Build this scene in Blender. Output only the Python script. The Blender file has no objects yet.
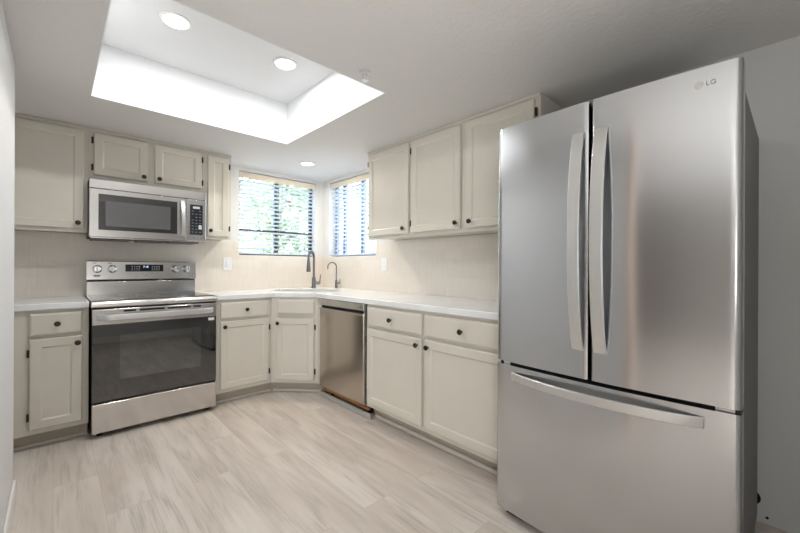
import bpy, bmesh, math, random
from mathutils import Vector, Matrix, Euler
R = math.radians
SC = bpy.context.scene
COL = SC.collection
random.seed(7)

# ------------------------------------------------------------------ camera
cam_d = bpy.data.cameras.new('camera')
cam_d.sensor_width = 36.0
cam_d.lens = 16.455
cam_d.clip_start = 0.02
cam = bpy.data.objects.new('camera', cam_d)
COL.objects.link(cam)
YAW, ROLL = 0.7549, 0.0048
_F = Vector((math.sin(YAW), math.cos(YAW), 0))
_R0 = Vector((math.cos(YAW), -math.sin(YAW), 0))
_U0 = Vector((0, 0, 1))
_R = _R0 * math.cos(ROLL) + _U0 * math.sin(ROLL)
_U = _U0 * math.cos(ROLL) - _R0 * math.sin(ROLL)
cam.matrix_world = Matrix(((_R.x, _U.x, -_F.x, -2.3328), (_R.y, _U.y, -_F.y, -3.8197), (_R.z, _U.z, -_F.z, 1.1522), (0, 0, 0, 1)))
SC.camera = cam

# ------------------------------------------------------------------ world, exposure, large lights
SC.view_settings.view_transform = 'Standard'
SC.view_settings.look = 'None'
SC.view_settings.gamma = 1.0
SC.view_settings.use_curve_mapping = False
SC.view_settings.exposure = 0.6
SKY_STRENGTH = 1.5
DOWNLIGHT_W = 5.2
SOFFIT_W = 6.5
HALL_W = 85.0
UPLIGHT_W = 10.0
HALL_CEIL_W = 0.0
SUN_W = 1.6
w = bpy.data.worlds.new('sky')
SC.world = w
w.use_nodes = True
nt = w.node_tree
bg = nt.nodes['Background']
sky = nt.nodes.new('ShaderNodeTexSky')
sky.sky_type = 'NISHITA'
sky.sun_disc = False
sky.sun_elevation = R(50)
sky.sun_rotation = R(200)
sky.air_density = 1.0
sky.dust_density = 1.5
nt.links.new(sky.outputs['Color'], bg.inputs['Color'])
bg.inputs['Strength'].default_value = SKY_STRENGTH

def add_area(name, loc, rot, sx, sy, power, color=(1, 1, 1), portal=False):
    d = bpy.data.lights.new(name, 'AREA')
    d.shape = 'RECTANGLE'
    d.size, d.size_y = sx, sy
    d.energy = power
    d.color = color
    if portal:
        d.cycles.is_portal = True
    o = bpy.data.objects.new(name, d)
    o.location = loc
    o.rotation_euler = rot
    COL.objects.link(o)
    return o

sun_d = bpy.data.lights.new('sun', 'SUN')
sun_d.energy = SUN_W
sun_d.angle = R(0.5)
sun_d.color = (1.0, 0.96, 0.9)
sun = bpy.data.objects.new('sun', sun_d)
sun.rotation_euler = (R(42), 0, R(-35))   # from behind the house: lights the garden, not the room
COL.objects.link(sun)
add_area('window_portal', (-0.545, 0.16, 1.69), (R(-90), 0, 0), 0.9, 0.9, 1, portal=True)
add_area('window_portal', (0.16, -0.56, 1.69), (R(90), 0, R(90)), 0.9, 0.9, 1, portal=True)
add_area('hall_fill_added', (-4.3, -5.97, 1.2), (R(90), 0, 0), 2.6, 2.0, HALL_W, (0.96, 0.98, 1.0))  # added fill panel in the unseen hall, no window stands there
add_area('uplight_fill_added', (-2.25, -4.2, 0.95), (R(180), R(-8), 0), 0.6, 0.4, UPLIGHT_W, (1.0, 0.99, 0.97))  # added upward fill behind the camera, brightens the ceiling
if HALL_CEIL_W: add_area('hall_ceiling_light', (-3.9, -3.7, 2.13), (0, 0, 0), 1.2, 1.2, HALL_CEIL_W, (1.0, 0.97, 0.92))

# ------------------------------------------------------------------ material helpers
def mat(name, color=(0.8, 0.8, 0.8), rough=0.5, metal=0.0, spec=0.5, **kw):
    m = bpy.data.materials.new(name)
    m.use_nodes = True
    b = m.node_tree.nodes['Principled BSDF']
    b.inputs['Base Color'].default_value = (*color, 1)
    b.inputs['Roughness'].default_value = rough
    b.inputs['Metallic'].default_value = metal
    b.inputs['Specular IOR Level'].default_value = spec
    for k, v in kw.items():
        b.inputs[k.replace('_', ' ')].default_value = v
    return m

def srgb(r, g, b):
    def f(c):
        c /= 255.0
        return c / 12.92 if c <= 0.04045 else ((c + 0.055) / 1.055) ** 2.4
    return (f(r), f(g), f(b))

def nodes(m):
    return m.node_tree.nodes, m.node_tree.links, m.node_tree.nodes['Principled BSDF']

def objcoord(m, scale=(1, 1, 1), rot=(0, 0, 0)):
    n, l, b = nodes(m)
    tc = n.new('ShaderNodeTexCoord')
    mp = n.new('ShaderNodeMapping')
    mp.inputs['Scale'].default_value = scale
    mp.inputs['Rotation'].default_value = rot
    l.new(tc.outputs['Object'], mp.inputs['Vector'])
    return mp

def noise(m, mp, scale, detail=3, rough=0.5):
    n, l, b = nodes(m)
    t = n.new('ShaderNodeTexNoise')
    t.inputs['Scale'].default_value = scale
    t.inputs['Detail'].default_value = detail
    t.inputs['Roughness'].default_value = rough
    l.new(mp.outputs['Vector'], t.inputs['Vector'])
    return t

def bump(m, src, strength, dist=0.01):
    n, l, b = nodes(m)
    bp = n.new('ShaderNodeBump')
    bp.inputs['Strength'].default_value = strength
    bp.inputs['Distance'].default_value = dist
    l.new(src, bp.inputs['Height'])
    l.new(bp.outputs['Normal'], b.inputs['Normal'])
    return bp

def ramp(m, src, stops):
    n, l, b = nodes(m)
    r = n.new('ShaderNodeValToRGB')
    el = r.color_ramp.elements
    while len(el) < len(stops):
        el.new(0.5)
    for e, (p, c) in zip(el, stops):
        e.position = p
        e.color = (*c, 1)
    l.new(src, r.inputs['Fac'])
    return r

def mixc(m, fac, a, b_, mode='MIX'):
    n, l, b = nodes(m)
    x = n.new('ShaderNodeMix')
    x.data_type = 'RGBA'
    x.blend_type = mode
    for sock, v in ((x.inputs['Factor'], fac), (x.inputs['A'], a), (x.inputs['B'], b_)):
        if hasattr(v, 'links') or hasattr(v, 'is_linked'):
            l.new(v, sock)
        elif isinstance(v, (int, float)):
            sock.default_value = v
        else:
            sock.default_value = (*v, 1)
    return x.outputs['Result']

M = {}
# wall / ceiling paint with a light orange-peel texture
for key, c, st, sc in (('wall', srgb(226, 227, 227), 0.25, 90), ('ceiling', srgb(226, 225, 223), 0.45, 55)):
    m = mat(key + '_paint', c, 0.75, spec=0.25)
    mp = objcoord(m)
    t = noise(m, mp, sc, 4, 0.6)
    bump(m, t.outputs['Fac'], st, 0.006)
    M[key] = m
M['trim'] = mat('white_trim_paint', srgb(238, 238, 236), 0.4)

M['tray'] = mat('smooth_tray_paint_baked_light', srgb(238, 240, 242), 0.6, spec=0.25)  # whiter than the ceiling paint: the tray's brighter light put into the colour
# greige cabinet paint
m = mat('cabinet_paint', srgb(216, 210, 198), 0.38, spec=0.45)
mp = objcoord(m)
t = noise(m, mp, 7, 2)
n, l, b = nodes(m)
l.new(mixc(m, t.outputs['Fac'], srgb(213, 208, 197), srgb(220, 215, 204)), b.inputs['Base Color'])
t2 = noise(m, mp, 160, 2)
bump(m, t2.outputs['Fac'], 0.06, 0.003)
M['cabinet'] = m

M['knob'] = mat('oil_rubbed_bronze', srgb(74, 66, 62), 0.28, 0.9)
M['hinge'] = mat('dark_bronze_hinge', srgb(64, 54, 47), 0.4, 0.7)

# white quartz
m = mat('white_quartz', srgb(240, 240, 238), 0.16, spec=0.5)
mp = objcoord(m)
t = noise(m, mp, 3.0, 6, 0.6)
r = ramp(m, t.outputs['Fac'], [(0.35, srgb(234, 236, 238)), (0.6, srgb(242, 244, 246))])
n, l, b = nodes(m)
l.new(r.outputs['Color'], b.inputs['Base Color'])
M['quartz'] = m

# backsplash: pale beige subway tile, vertical streaks in the glaze
def tile_mat(name, axis):
    m = mat(name, (0.7, 0.65, 0.58), 0.35, spec=0.4)
    n, l, b = nodes(m)
    tc = n.new('ShaderNodeTexCoord')
    sep = n.new('ShaderNodeSeparateXYZ')
    l.new(tc.outputs['Object'], sep.inputs[0])
    cmb = n.new('ShaderNodeCombineXYZ')
    l.new(sep.outputs[axis], cmb.inputs[0])
    l.new(sep.outputs[2], cmb.inputs[1])
    br = n.new('ShaderNodeTexBrick')
    br.inputs['Scale'].default_value = 1.0
    br.inputs['Brick Width'].default_value = 0.152
    br.inputs['Row Height'].default_value = 0.076
    br.inputs['Mortar Size'].default_value = 0.0012
    br.inputs['Mortar Smooth'].default_value = 0.3
    br.inputs['Color1'].default_value = (*srgb(228, 220, 209), 1)
    br.inputs['Color2'].default_value = (*srgb(233, 226, 216), 1)
    br.inputs['Mortar'].default_value = (*srgb(226, 219, 209), 1)
    l.new(cmb.outputs[0], br.inputs['Vector'])
    mp = n.new('ShaderNodeMapping')
    mp.inputs['Scale'].default_value = (70, 4, 1)
    l.new(cmb.outputs[0], mp.inputs['Vector'])
    t = noise(m, mp, 1.0, 3)
    c = mixc(m, 0.06, br.outputs['Color'], ramp(m, t.outputs['Fac'], [(0.35, srgb(178, 164, 148)), (0.65, srgb(250, 244, 236))]).outputs['Color'])
    l.new(c, b.inputs['Base Color'])
    bump(m, br.outputs['Fac'], -0.12, 0.002)
    return m
M['tile_x'] = tile_mat('backsplash_tile_along_x', 0)
M['tile_y'] = tile_mat('backsplash_tile_along_y', 1)

# whitewashed oak planks running along y
m = mat('whitewashed_planks', (0.6, 0.55, 0.5), 0.42, spec=0.35)
n, l, b = nodes(m)
tc = n.new('ShaderNodeTexCoord')
sep = n.new('ShaderNodeSeparateXYZ')
l.new(tc.outputs['Object'], sep.inputs[0])
cmb = n.new('ShaderNodeCombineXYZ')
l.new(sep.outputs[1], cmb.inputs[0])
l.new(sep.outputs[0], cmb.inputs[1])
br = n.new('ShaderNodeTexBrick')
br.inputs['Scale'].default_value = 1.0
br.inputs['Brick Width'].default_value = 1.22
br.inputs['Row Height'].default_value = 0.18
br.inputs['Mortar Size'].default_value = 0.0010
br.inputs['Mortar Smooth'].default_value = 0.2
br.offset = 0.37
br.inputs['Color1'].default_value = (0.25, 0.25, 0.25, 1)
br.inputs['Color2'].default_value = (0.75, 0.75, 0.75, 1)
br.inputs['Mortar'].default_value = (0.05, 0.05, 0.05, 1)
l.new(cmb.outputs[0], br.inputs['Vector'])
# per-plank offset so the grain breaks at each board
off = n.new('ShaderNodeVectorMath'); off.operation = 'MULTIPLY_ADD'
l.new(br.outputs['Color'], off.inputs[0])
off.inputs[1].default_value = (7.0, 3.0, 5.0)
l.new(cmb.outputs[0], off.inputs[2])
mpa = n.new('ShaderNodeMapping'); mpa.inputs['Scale'].default_value = (1.3, 9.0, 1.0)
l.new(off.outputs[0], mpa.inputs['Vector'])
ga = noise(m, mpa, 1.6, 5, 0.55); ga.inputs['Distortion'].default_value = 0.9
mpb = n.new('ShaderNodeMapping'); mpb.inputs['Scale'].default_value = (3.5, 150.0, 1.0)
l.new(off.outputs[0], mpb.inputs['Vector'])
gb = noise(m, mpb, 1.0, 3, 0.6); gb.inputs['Distortion'].default_value = 0.4
mask = ramp(m, ga.outputs['Fac'], [(0.36, (0.75, 0.75, 0.75)), (0.56, (0, 0, 0))]).outputs['Color']
fine = ramp(m, gb.outputs['Fac'], [(0.36, (0.9, 0.9, 0.9)), (0.62, (0.2, 0.2, 0.2))]).outputs['Color']
grain = mixc(m, 1.0, mask, fine, 'MULTIPLY')
mpc = n.new('ShaderNodeMapping'); mpc.inputs['Scale'].default_value = (0.9, 5.0, 1.0)
l.new(off.outputs[0], mpc.inputs['Vector'])
gc = noise(m, mpc, 1.2, 3, 0.5)
light = ramp(m, gc.outputs['Fac'], [(0.35, srgb(206, 195, 186)), (0.62, srgb(224, 215, 207))]).outputs['Color']
c0_ = mixc(m, grain, light, srgb(172, 166, 155))
soft = mixc(m, 0.12, c0_, mixc(m, fine, srgb(255, 255, 255), srgb(176, 166, 156)), 'MULTIPLY')
tint = mixc(m, 0.10, soft, br.outputs['Color'], 'OVERLAY')
c2 = mixc(m, br.outputs['Fac'], tint, srgb(186, 176, 166))
l.new(c2, b.inputs['Base Color'])
bump(m, gb.outputs['Fac'], 0.10, 0.002)
M['floor'] = m

# brushed stainless: anisotropic along the brushing direction
def steel(name, color, rough, aniso, wave=0.0, brush=(4, 4, 700)):
    m = mat(name, color, rough, 1.0)
    n, l, b = nodes(m)
    b.inputs['Anisotropic'].default_value = aniso
    b.inputs['Anisotropic Rotation'].default_value = 0.25
    tg = n.new('ShaderNodeTangent')
    tg.direction_type = 'RADIAL'
    tg.axis = 'Z'
    l.new(tg.outputs['Tangent'], b.inputs['Tangent'])
    mp = objcoord(m, brush)
    t = noise(m, mp, 1.0, 2)
    rr = n.new('ShaderNodeMapRange')
    rr.inputs['To Min'].default_value = rough * 0.95
    rr.inputs['To Max'].default_value = rough * 1.05
    l.new(t.outputs['Fac'], rr.inputs['Value'])
    l.new(rr.outputs['Result'], b.inputs['Roughness'])
    if wave:
        mp2 = objcoord(m, (1, 1, 0.35))
        t2 = noise(m, mp2, 3.5, 1)
        bump(m, t2.outputs['Fac'], wave, 0.02)
    return m
M['fridge_steel'] = steel('fridge_stainless', srgb(203, 205, 208), 0.17, 0.8, 0.22)
M['steel'] = steel('brushed_stainless', srgb(212, 210, 208), 0.19, 0.6, 0.05)
M['dw_steel'] = steel('dishwasher_stainless', srgb(200, 192, 183), 0.22, 0.6, 0.12)
M['satin'] = mat('satin_handle_steel', srgb(222, 222, 222), 0.34, 0.9)
M['chrome'] = mat('polished_knob_steel', srgb(222, 222, 222), 0.18, 1.0)
M['grey_side'] = mat('grey_appliance_side', srgb(112, 112, 112), 0.45, 0.3)
M['black'] = mat('black_plastic', srgb(22, 22, 23), 0.4)
M['gasket_shade'] = mat('dark_gasket_and_shade', srgb(16, 16, 17), 0.7)
M['black_glass'] = mat('black_oven_glass', (0.010, 0.010, 0.011), 0.025, spec=0.5, IOR=2.05)
M['oven_window'] = mat('grey_oven_window_glass', (0.024, 0.028, 0.028), 0.025, spec=0.5, IOR=2.3)
M['ceran'] = mat('ceramic_cooktop_glass', (0.02, 0.02, 0.02), 0.06, spec=1.0, IOR=1.9)
M['burner'] = mat('burner_ring_print', (0.09, 0.09, 0.09), 0.08, spec=1.0, IOR=1.9)
M['mw_glass'] = mat('microwave_door_glass', (0.018, 0.018, 0.02), 0.04, spec=0.5, IOR=1.9)
M['mw_screen'] = mat('microwave_inner_screen', (0.11, 0.11, 0.115), 0.06, spec=0.5, IOR=2.0)
M['panel'] = mat('dark_control_panel', srgb(44, 46, 52), 0.15)
M['print'] = mat('pale_print', srgb(205, 208, 210), 0.5)
M['lcd'] = mat('clock_digits', srgb(180, 205, 255), 0.5, Emission_Color=(0.55, 0.7, 1, 1), Emission_Strength=1.2)
M['lcd_back'] = mat('clock_window', srgb(28, 34, 62), 0.2)
M['faucet'] = mat('gunmetal_faucet', srgb(122, 124, 128), 0.28, 1.0)
M['plate'] = mat('white_plate_plastic', srgb(240, 241, 242), 0.35)
M['slot'] = mat('outlet_slot_shadow', srgb(60, 60, 60), 0.6)
M['key_print'] = mat('grey_key_print', srgb(120, 124, 130), 0.4)
M['slat'] = mat('white_blind_slat', srgb(232, 233, 232), 0.45, Transmission_Weight=0.0)
n, l, b = nodes(M['slat'])
tl_ = n.new('ShaderNodeBsdfTranslucent'); tl_.inputs['Color'].default_value = (0.86, 0.88, 0.9, 1)
mx = n.new('ShaderNodeMixShader'); mx.inputs[0].default_value = 0.5
l.new(b.outputs[0], mx.inputs[1]); l.new(tl_.outputs[0], mx.inputs[2]); l.new(mx.outputs[0], n['Material Output'].inputs['Surface'])
M['valance'] = mat('cream_blind_valance', srgb(224, 214, 196), 0.5)
M['cord'] = mat('blind_cord', srgb(215, 212, 205), 0.8)
M['bronze_frame'] = mat('dark_window_frame', srgb(58, 54, 52), 0.45, 0.4)
M['pale_frame'] = mat('grey_window_frame', srgb(110, 122, 140), 0.45, 0.3)
M['shoe'] = mat('shoe_moulding_paint', srgb(214, 209, 200), 0.4)
M['grey_shoe'] = mat('grey_threshold_moulding', srgb(176, 174, 168), 0.45)
M['casing'] = mat('beige_door_casing', srgb(222, 200, 184), 0.4)
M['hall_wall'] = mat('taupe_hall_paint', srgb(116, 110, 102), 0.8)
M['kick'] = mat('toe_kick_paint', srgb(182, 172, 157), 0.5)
M['rawwood'] = mat('raw_pine_board', srgb(158, 102, 52), 0.6)
M['sink'] = mat('stainless_sink', srgb(150, 151, 153), 0.3, 1.0)
M['lens'] = mat('downlight_lens', (1, 1, 1), 0.5, Emission_Color=(1.0, 0.97, 0.92, 1), Emission_Strength=5.0)
M['soffit_lens'] = mat('warm_downlight_lens', (1, 1, 1), 0.5, Emission_Color=(1.0, 0.9, 0.74, 1), Emission_Strength=3.0)
M['logo'] = mat('polished_logo', srgb(205, 205, 206), 0.3, 0.9)
M['logo_dark'] = mat('logo_grey', srgb(96, 96, 98), 0.3, 0.6)
M['logo_faint'] = mat('etched_letter_grey', srgb(150, 150, 152), 0.35, 0.8)
M['bark'] = mat('tree_bark', srgb(110, 90, 74), 0.9)
m = mat('leaf_green', srgb(120, 150, 70), 0.6)
mp = objcoord(m)
t = noise(m, mp, 5.0, 2)
r = ramp(m, t.outputs['Fac'], [(0.35, srgb(140, 156, 126)), (0.55, srgb(178, 190, 154)), (0.7, srgb(212, 212, 172))])
n, l, b = nodes(m)
l.new(r.outputs['Color'], b.inputs['Base Color'])
b.inputs['Subsurface Weight'].default_value = 0.0
M['leaf'] = m
M['stucco'] = mat('pale_stucco', srgb(222, 206, 194), 0.9)
M['garden_wall'] = mat('pale_block_wall', srgb(214, 210, 202), 0.9)
M['roof'] = mat('clay_roof', srgb(150, 110, 96), 0.8)
M['soil'] = mat('dry_gravel', srgb(190, 178, 160), 0.95)
# window pane: clear glass with a faint reflection
m = bpy.data.materials.new('window_glass'); m.use_nodes = True
n = m.node_tree.nodes; l = m.node_tree.links
for x in list(n):
    if x.type != 'OUTPUT_MATERIAL': n.remove(x)
tr = n.new('ShaderNodeBsdfTransparent'); tr.inputs['Color'].default_value = (0.95, 0.97, 0.97, 1)
gl = n.new('ShaderNodeBsdfGlossy'); gl.inputs['Roughness'].default_value = 0.02
fr = n.new('ShaderNodeFresnel'); fr.inputs['IOR'].default_value = 1.45
mx = n.new('ShaderNodeMixShader')
geo = n.new('ShaderNodeNewGeometry')
inv_ = n.new('ShaderNodeMath'); inv_.operation = 'SUBTRACT'; inv_.inputs[0].default_value = 1.0
l.new(geo.outputs['Backfacing'], inv_.inputs[1])
mul_ = n.new('ShaderNodeMath'); mul_.operation = 'MULTIPLY'
l.new(fr.outputs[0], mul_.inputs[0]); l.new(inv_.outputs[0], mul_.inputs[1])
l.new(mul_.outputs[0], mx.inputs[0]); l.new(tr.outputs[0], mx.inputs[1]); l.new(gl.outputs[0], mx.inputs[2])
l.new(mx.outputs[0], n['Material Output'].inputs['Surface'])
M['glass'] = m

# ------------------------------------------------------------------ mesh helpers
def obj(name, bm, m, parent=None, bev=0.0, smooth=False, segs=2):
    me = bpy.data.meshes.new(name)
    bmesh.ops.recalc_face_normals(bm, faces=bm.faces[:])
    bm.to_mesh(me)
    bm.free()
    me.materials.append(m)
    o = bpy.data.objects.new(name, me)
    COL.objects.link(o)
    if parent:
        o.parent = parent
    if bev:
        md = o.modifiers.new('bevel', 'BEVEL')
        md.width = bev; md.segments = segs; md.limit_method = 'ANGLE'; md.angle_limit = R(40)
        smooth = True
    if smooth:
        for p in me.polygons:
            p.use_smooth = True
        try:
            md = o.modifiers.new('wn', 'WEIGHTED_NORMAL'); md.keep_sharp = True
            me.set_sharp_from_angle(angle=R(40))
        except Exception:
            pass
    return o

def thing(name, label, cat, loc=(0, 0, 0), rotz=0.0, group=None):
    o = bpy.data.objects.new(name, None)
    o.empty_display_size = 0.1
    COL.objects.link(o)
    o.location = loc
    o.rotation_euler = (0, 0, rotz)
    o['label'] = label; o['category'] = cat
    if group: o['group'] = group
    return o

def tag(o, label, cat, group=None):
    o['label'] = label; o['category'] = cat
    if group: o['group'] = group
    return o

def structure(o, label=None):
    o['kind'] = 'structure'
    if label: o['label'] = label
    return o

def box(bm, x0, x1, y0, y1, z0, z1):
    v = [bm.verts.new((x, y, z)) for z in (z0, z1) for y in (y0, y1) for x in (x0, x1)]
    for f in ((0, 1, 3, 2), (4, 6, 7, 5), (0, 4, 5, 1), (2, 3, 7, 6), (0, 2, 6, 4), (1, 5, 7, 3)):
        bm.faces.new([v[i] for i in f])
    return bm

def B(*a):
    return box(bmesh.new(), *a)

def boxes(lst):
    bm = bmesh.new()
    for a in lst: box(bm, *a)
    return bm

def loft(bm, rings, cap0=True, cap1=True, closed=True):
    vs = [[bm.verts.new(p) for p in r] for r in rings]
    k = len(vs[0])
    for a, b in zip(vs[:-1], vs[1:]):
        for i in range(k if closed else k - 1):
            j = (i + 1) % k
            bm.faces.new((a[i], a[j], b[j], b[i]))
    if cap0: bm.faces.new(vs[0][::-1])
    if cap1: bm.faces.new(vs[-1])
    return bm

def lathe(bm, prof, center=(0, 0, 0), axis='Z', seg=20, caps=True):
    """prof: list of (radius, height); axis Z, or -Y (height grows toward -y)"""
    rings = []
    for r_, h in prof:
        ring = []
        for i in range(seg):
            a = 2 * math.pi * i / seg
            c, s = r_ * math.cos(a), r_ * math.sin(a)
            if axis == 'Z': p = (center[0] + c, center[1] + s, center[2] + h)
            else: p = (center[0] + c, center[1] - h, center[2] + s)
            ring.append(p)
        rings.append(ring)
    return loft(bm, rings, caps, caps)

def tube(bm, pts, rad, seg=12):
    pts = [Vector(p) for p in pts]
    rads = rad if isinstance(rad, (list, tuple)) else [rad] * len(pts)
    rings = []
    prev = None
    for i, p in enumerate(pts):
        t = (pts[min(i + 1, len(pts) - 1)] - pts[max(i - 1, 0)]).normalized()
        ref = prev if prev is not None else (Vector((0, 0, 1)) if abs(t.z) < 0.9 else Vector((1, 0, 0)))
        n1 = (ref - t * ref.dot(t)).normalized()
        prev = n1
        n2 = t.cross(n1)
        rings.append([tuple(p + (n1 * math.cos(2 * math.pi * k / seg) + n2 * math.sin(2 * math.pi * k / seg)) * rads[i]) for k in range(seg)])
    return loft(bm, rings)

def prism(outline, z0, z1, hole=None):
    bm = bmesh.new()
    edges = []
    for loop in ([outline] + ([hole] if hole else [])):
        vs = [bm.verts.new((x, y, z0)) for x, y in loop]
        for i in range(len(vs)):
            edges.append(bm.edges.new((vs[i], vs[(i + 1) % len(vs)])))
    if hole:
        bmesh.ops.triangle_fill(bm, use_beauty=True, edges=edges)
        bmesh.ops.dissolve_limit(bm, angle_limit=R(1), verts=bm.verts[:], edges=bm.edges[:])
    else:
        bm.faces.new(bm.verts[:])
    r = bmesh.ops.extrude_face_region(bm, geom=bm.faces[:])
    bmesh.ops.translate(bm, verts=[v for v in r['geom'] if isinstance(v, bmesh.types.BMVert)], vec=(0, 0, z1 - z0))
    return bm

def text_mesh(name, txt, size, m, parent, loc, rot, depth=0.0006):
    cu = bpy.data.curves.new(name, 'FONT')
    cu.body = txt; cu.size = size; cu.align_x = 'CENTER'; cu.align_y = 'CENTER'; cu.extrude = depth
    tmp = bpy.data.objects.new(name + '_tmp', cu)
    COL.objects.link(tmp)
    dg = bpy.context.evaluated_depsgraph_get()
    me = bpy.data.meshes.new_from_object(tmp.evaluated_get(dg))
    bpy.data.objects.remove(tmp)
    me.materials.clear(); me.materials.append(m)
    o = bpy.data.objects.new(name, me)
    COL.objects.link(o)
    o.parent = parent
    o.location = loc; o.rotation_euler = rot
    return o

# ------------------------------------------------------------------ shell
CZ, TZ = 2.157, 2.488                 # soffit height, tray height
TL, TR, TB, TF = -2.188, -0.947, -0.98, -2.217
X0, X1, Y0, Y1 = -6.1, 0.15, -6.1, 0.15
structure(obj('floor', B(X0, X1, Y0, Y1, -0.1, 0.0), M['floor']), 'whitewashed wood plank floor running toward the range wall')
structure(obj('ceiling', boxes([(X0, TL, Y0, Y1, CZ, TZ), (TR, X1, Y0, Y1, CZ, TZ), (TL, TR, Y0, TF, CZ, TZ), (TL, TR, TB, Y1, CZ, TZ), (X0, X1, Y0, Y1, TZ, TZ + 0.08)]), M['ceiling']),
          'white textured ceiling with a recessed rectangular tray')
tw = 0.004
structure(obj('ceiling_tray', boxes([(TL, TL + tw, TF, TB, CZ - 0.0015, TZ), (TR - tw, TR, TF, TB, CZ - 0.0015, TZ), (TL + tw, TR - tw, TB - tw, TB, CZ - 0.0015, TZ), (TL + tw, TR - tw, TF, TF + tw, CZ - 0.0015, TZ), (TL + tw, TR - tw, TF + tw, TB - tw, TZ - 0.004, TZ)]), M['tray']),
          'smooth lining of the recessed ceiling tray, whitened to carry its brighter light')
W1 = (-0.983, -0.107, 1.258, 2.123)   # window in back wall: x0,x1,z0,z1
W2 = (-0.996, -0.124, 1.258, 2.123)   # window in right wall: y0,y1,z0,z1
structure(obj('wall_back', boxes([(-2.85, W1[0], 0, 0.15, 0, CZ), (W1[1], 0.15, 0, 0.15, 0, CZ), (W1[0], W1[1], 0, 0.15, 0, W1[2]), (W1[0], W1[1], 0, 0.15, W1[3], CZ)]), M['wall']))
structure(obj('wall_right', boxes([(0, 0.15, -4.55, W2[0], 0, CZ), (0, 0.15, W2[1], 0, 0, CZ), (0, 0.15, W2[0], W2[1], 0, W2[2]), (0, 0.15, W2[0], W2[1], W2[3], CZ)]), M['wall']))
structure(obj('wall_left', boxes([(-2.611, -2.486, -3.05, -1.136, 0, CZ), (-2.85, -2.611, -1.236, -1.136, 0, CZ), (-2.85, -2.75, -1.136, 0, 0, CZ)]), M['wall'], bev=0.012, segs=3))
structure(obj('wall_near', boxes([(-2.611, 0.15, -4.55, -4.45, 0, CZ)]), M['wall']))
structure(obj('wall_hall_west', B(X0, X0 + 0.1, Y0, -1.236, 0, CZ), M['hall_wall']))
structure(obj('wall_hall_north', B(X0, -2.611, -1.34, -1.238, 0, CZ), M['hall_wall']))
structure(obj('wall_hall_south', boxes([(X0, -2.511, Y0, Y0 + 0.1, 0, CZ), (-2.611, -2.511, Y0 + 0.1, -4.55, 0, CZ)]), M['wall']))
# baseboards
def baseboard(name, x0, x1, y0, y1, h=0.09):
    return structure(obj(name, B(x0, x1, y0, y1, 0.0, h), M['trim'], bev=0.005))
structure(obj('trim_8', boxes([(-2.615, -2.481, -3.115, -3.0505, 0, CZ - 0.001)]), M['casing'], bev=0.004), 'door casing at the end of the left wall')
baseboard('baseboard_left', -2.486, -2.473, -3.05, -1.20)
baseboard('baseboard_near', -2.45, -0.02, -4.45, -4.437)

# backsplash
def wall_prism(pts, thick, plane):
    bm = bmesh.new()
    if plane == 'back': a = [(x, -0.0005, z) for x, z in pts]; b_ = [(x, -thick, z) for x, z in pts]
    else: a = [(-0.0005, y, z) for y, z in pts]; b_ = [(-thick, y, z) for y, z in pts]
    return loft(bm, [a, b_])
structure(obj('trim_1', wall_prism([(-2.75, 0.90), (-0.0095, 0.90), (-0.0095, 1.256), (-0.983, 1.256), (-0.983, 1.397), (-2.75, 1.397)], 0.009, 'back'), M['tile_x']),
          'pale beige tile backsplash on the range wall')
structure(obj('trim_2', wall_prism([(-0.0005, 0.90), (-3.0, 0.90), (-3.0, 1.393), (-0.996, 1.393), (-0.996, 1.256), (-0.0005, 1.256)], 0.009, 'right'), M['tile_y']),
          'pale beige tile backsplash on the sink wall')

# ------------------------------------------------------------------ windows
def make_window(name, root_loc, rotz, wd, h, m_frame, mull, label):
    """local: x along width 0..wd, front toward -y, z 0..h"""
    root = bpy.data.objects.new(name, None); COL.objects.link(root)
    root.location = root_loc; root.rotation_euler = (0, 0, rotz)
    structure(root, label)
    f = 0.035
    y0, y1 = 0.085, 0.125
    lst = [(0, f, y0, y1, 0, h), (wd - f, wd, y0, y1, 0, h), (f, wd - f, y0, y1, 0, f), (f, wd - f, y0, y1, h - f, h)]
    for x in mull: lst.append((x - 0.024, x + 0.024, y0, y1, f, h - f))
    if len(mull) == 1: lst.append((f, wd - f, y0 + 0.004, y1 - 0.004, 0.262, 0.280))
    o = obj('window_frame', boxes(lst), m_frame, root, bev=0.002); structure(o)
    o = obj('window_pane', B(f * 0.5, wd - f * 0.5, 0.104, 0.107, f * 0.5, h - f * 0.5), M['glass'], root); structure(o)
    o = obj('window_sill', B(0, wd, 0.001, 0.149, -0.002, 0.004), M['trim'], root); structure(o)
    return root
win1 = make_window('window_1', (W1[0], 0, W1[2]), 0, W1[1] - W1[0], W1[3] - W1[2], M['bronze_frame'], [0.437], 'slider window in the range wall')
win2 = make_window('window_2', (0, W2[1], W2[2]), R(-90), W2[1] - W2[0], W2[3] - W2[2], M['pale_frame'], [0.18, 0.52], 'slider window in the sink wall')

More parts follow.
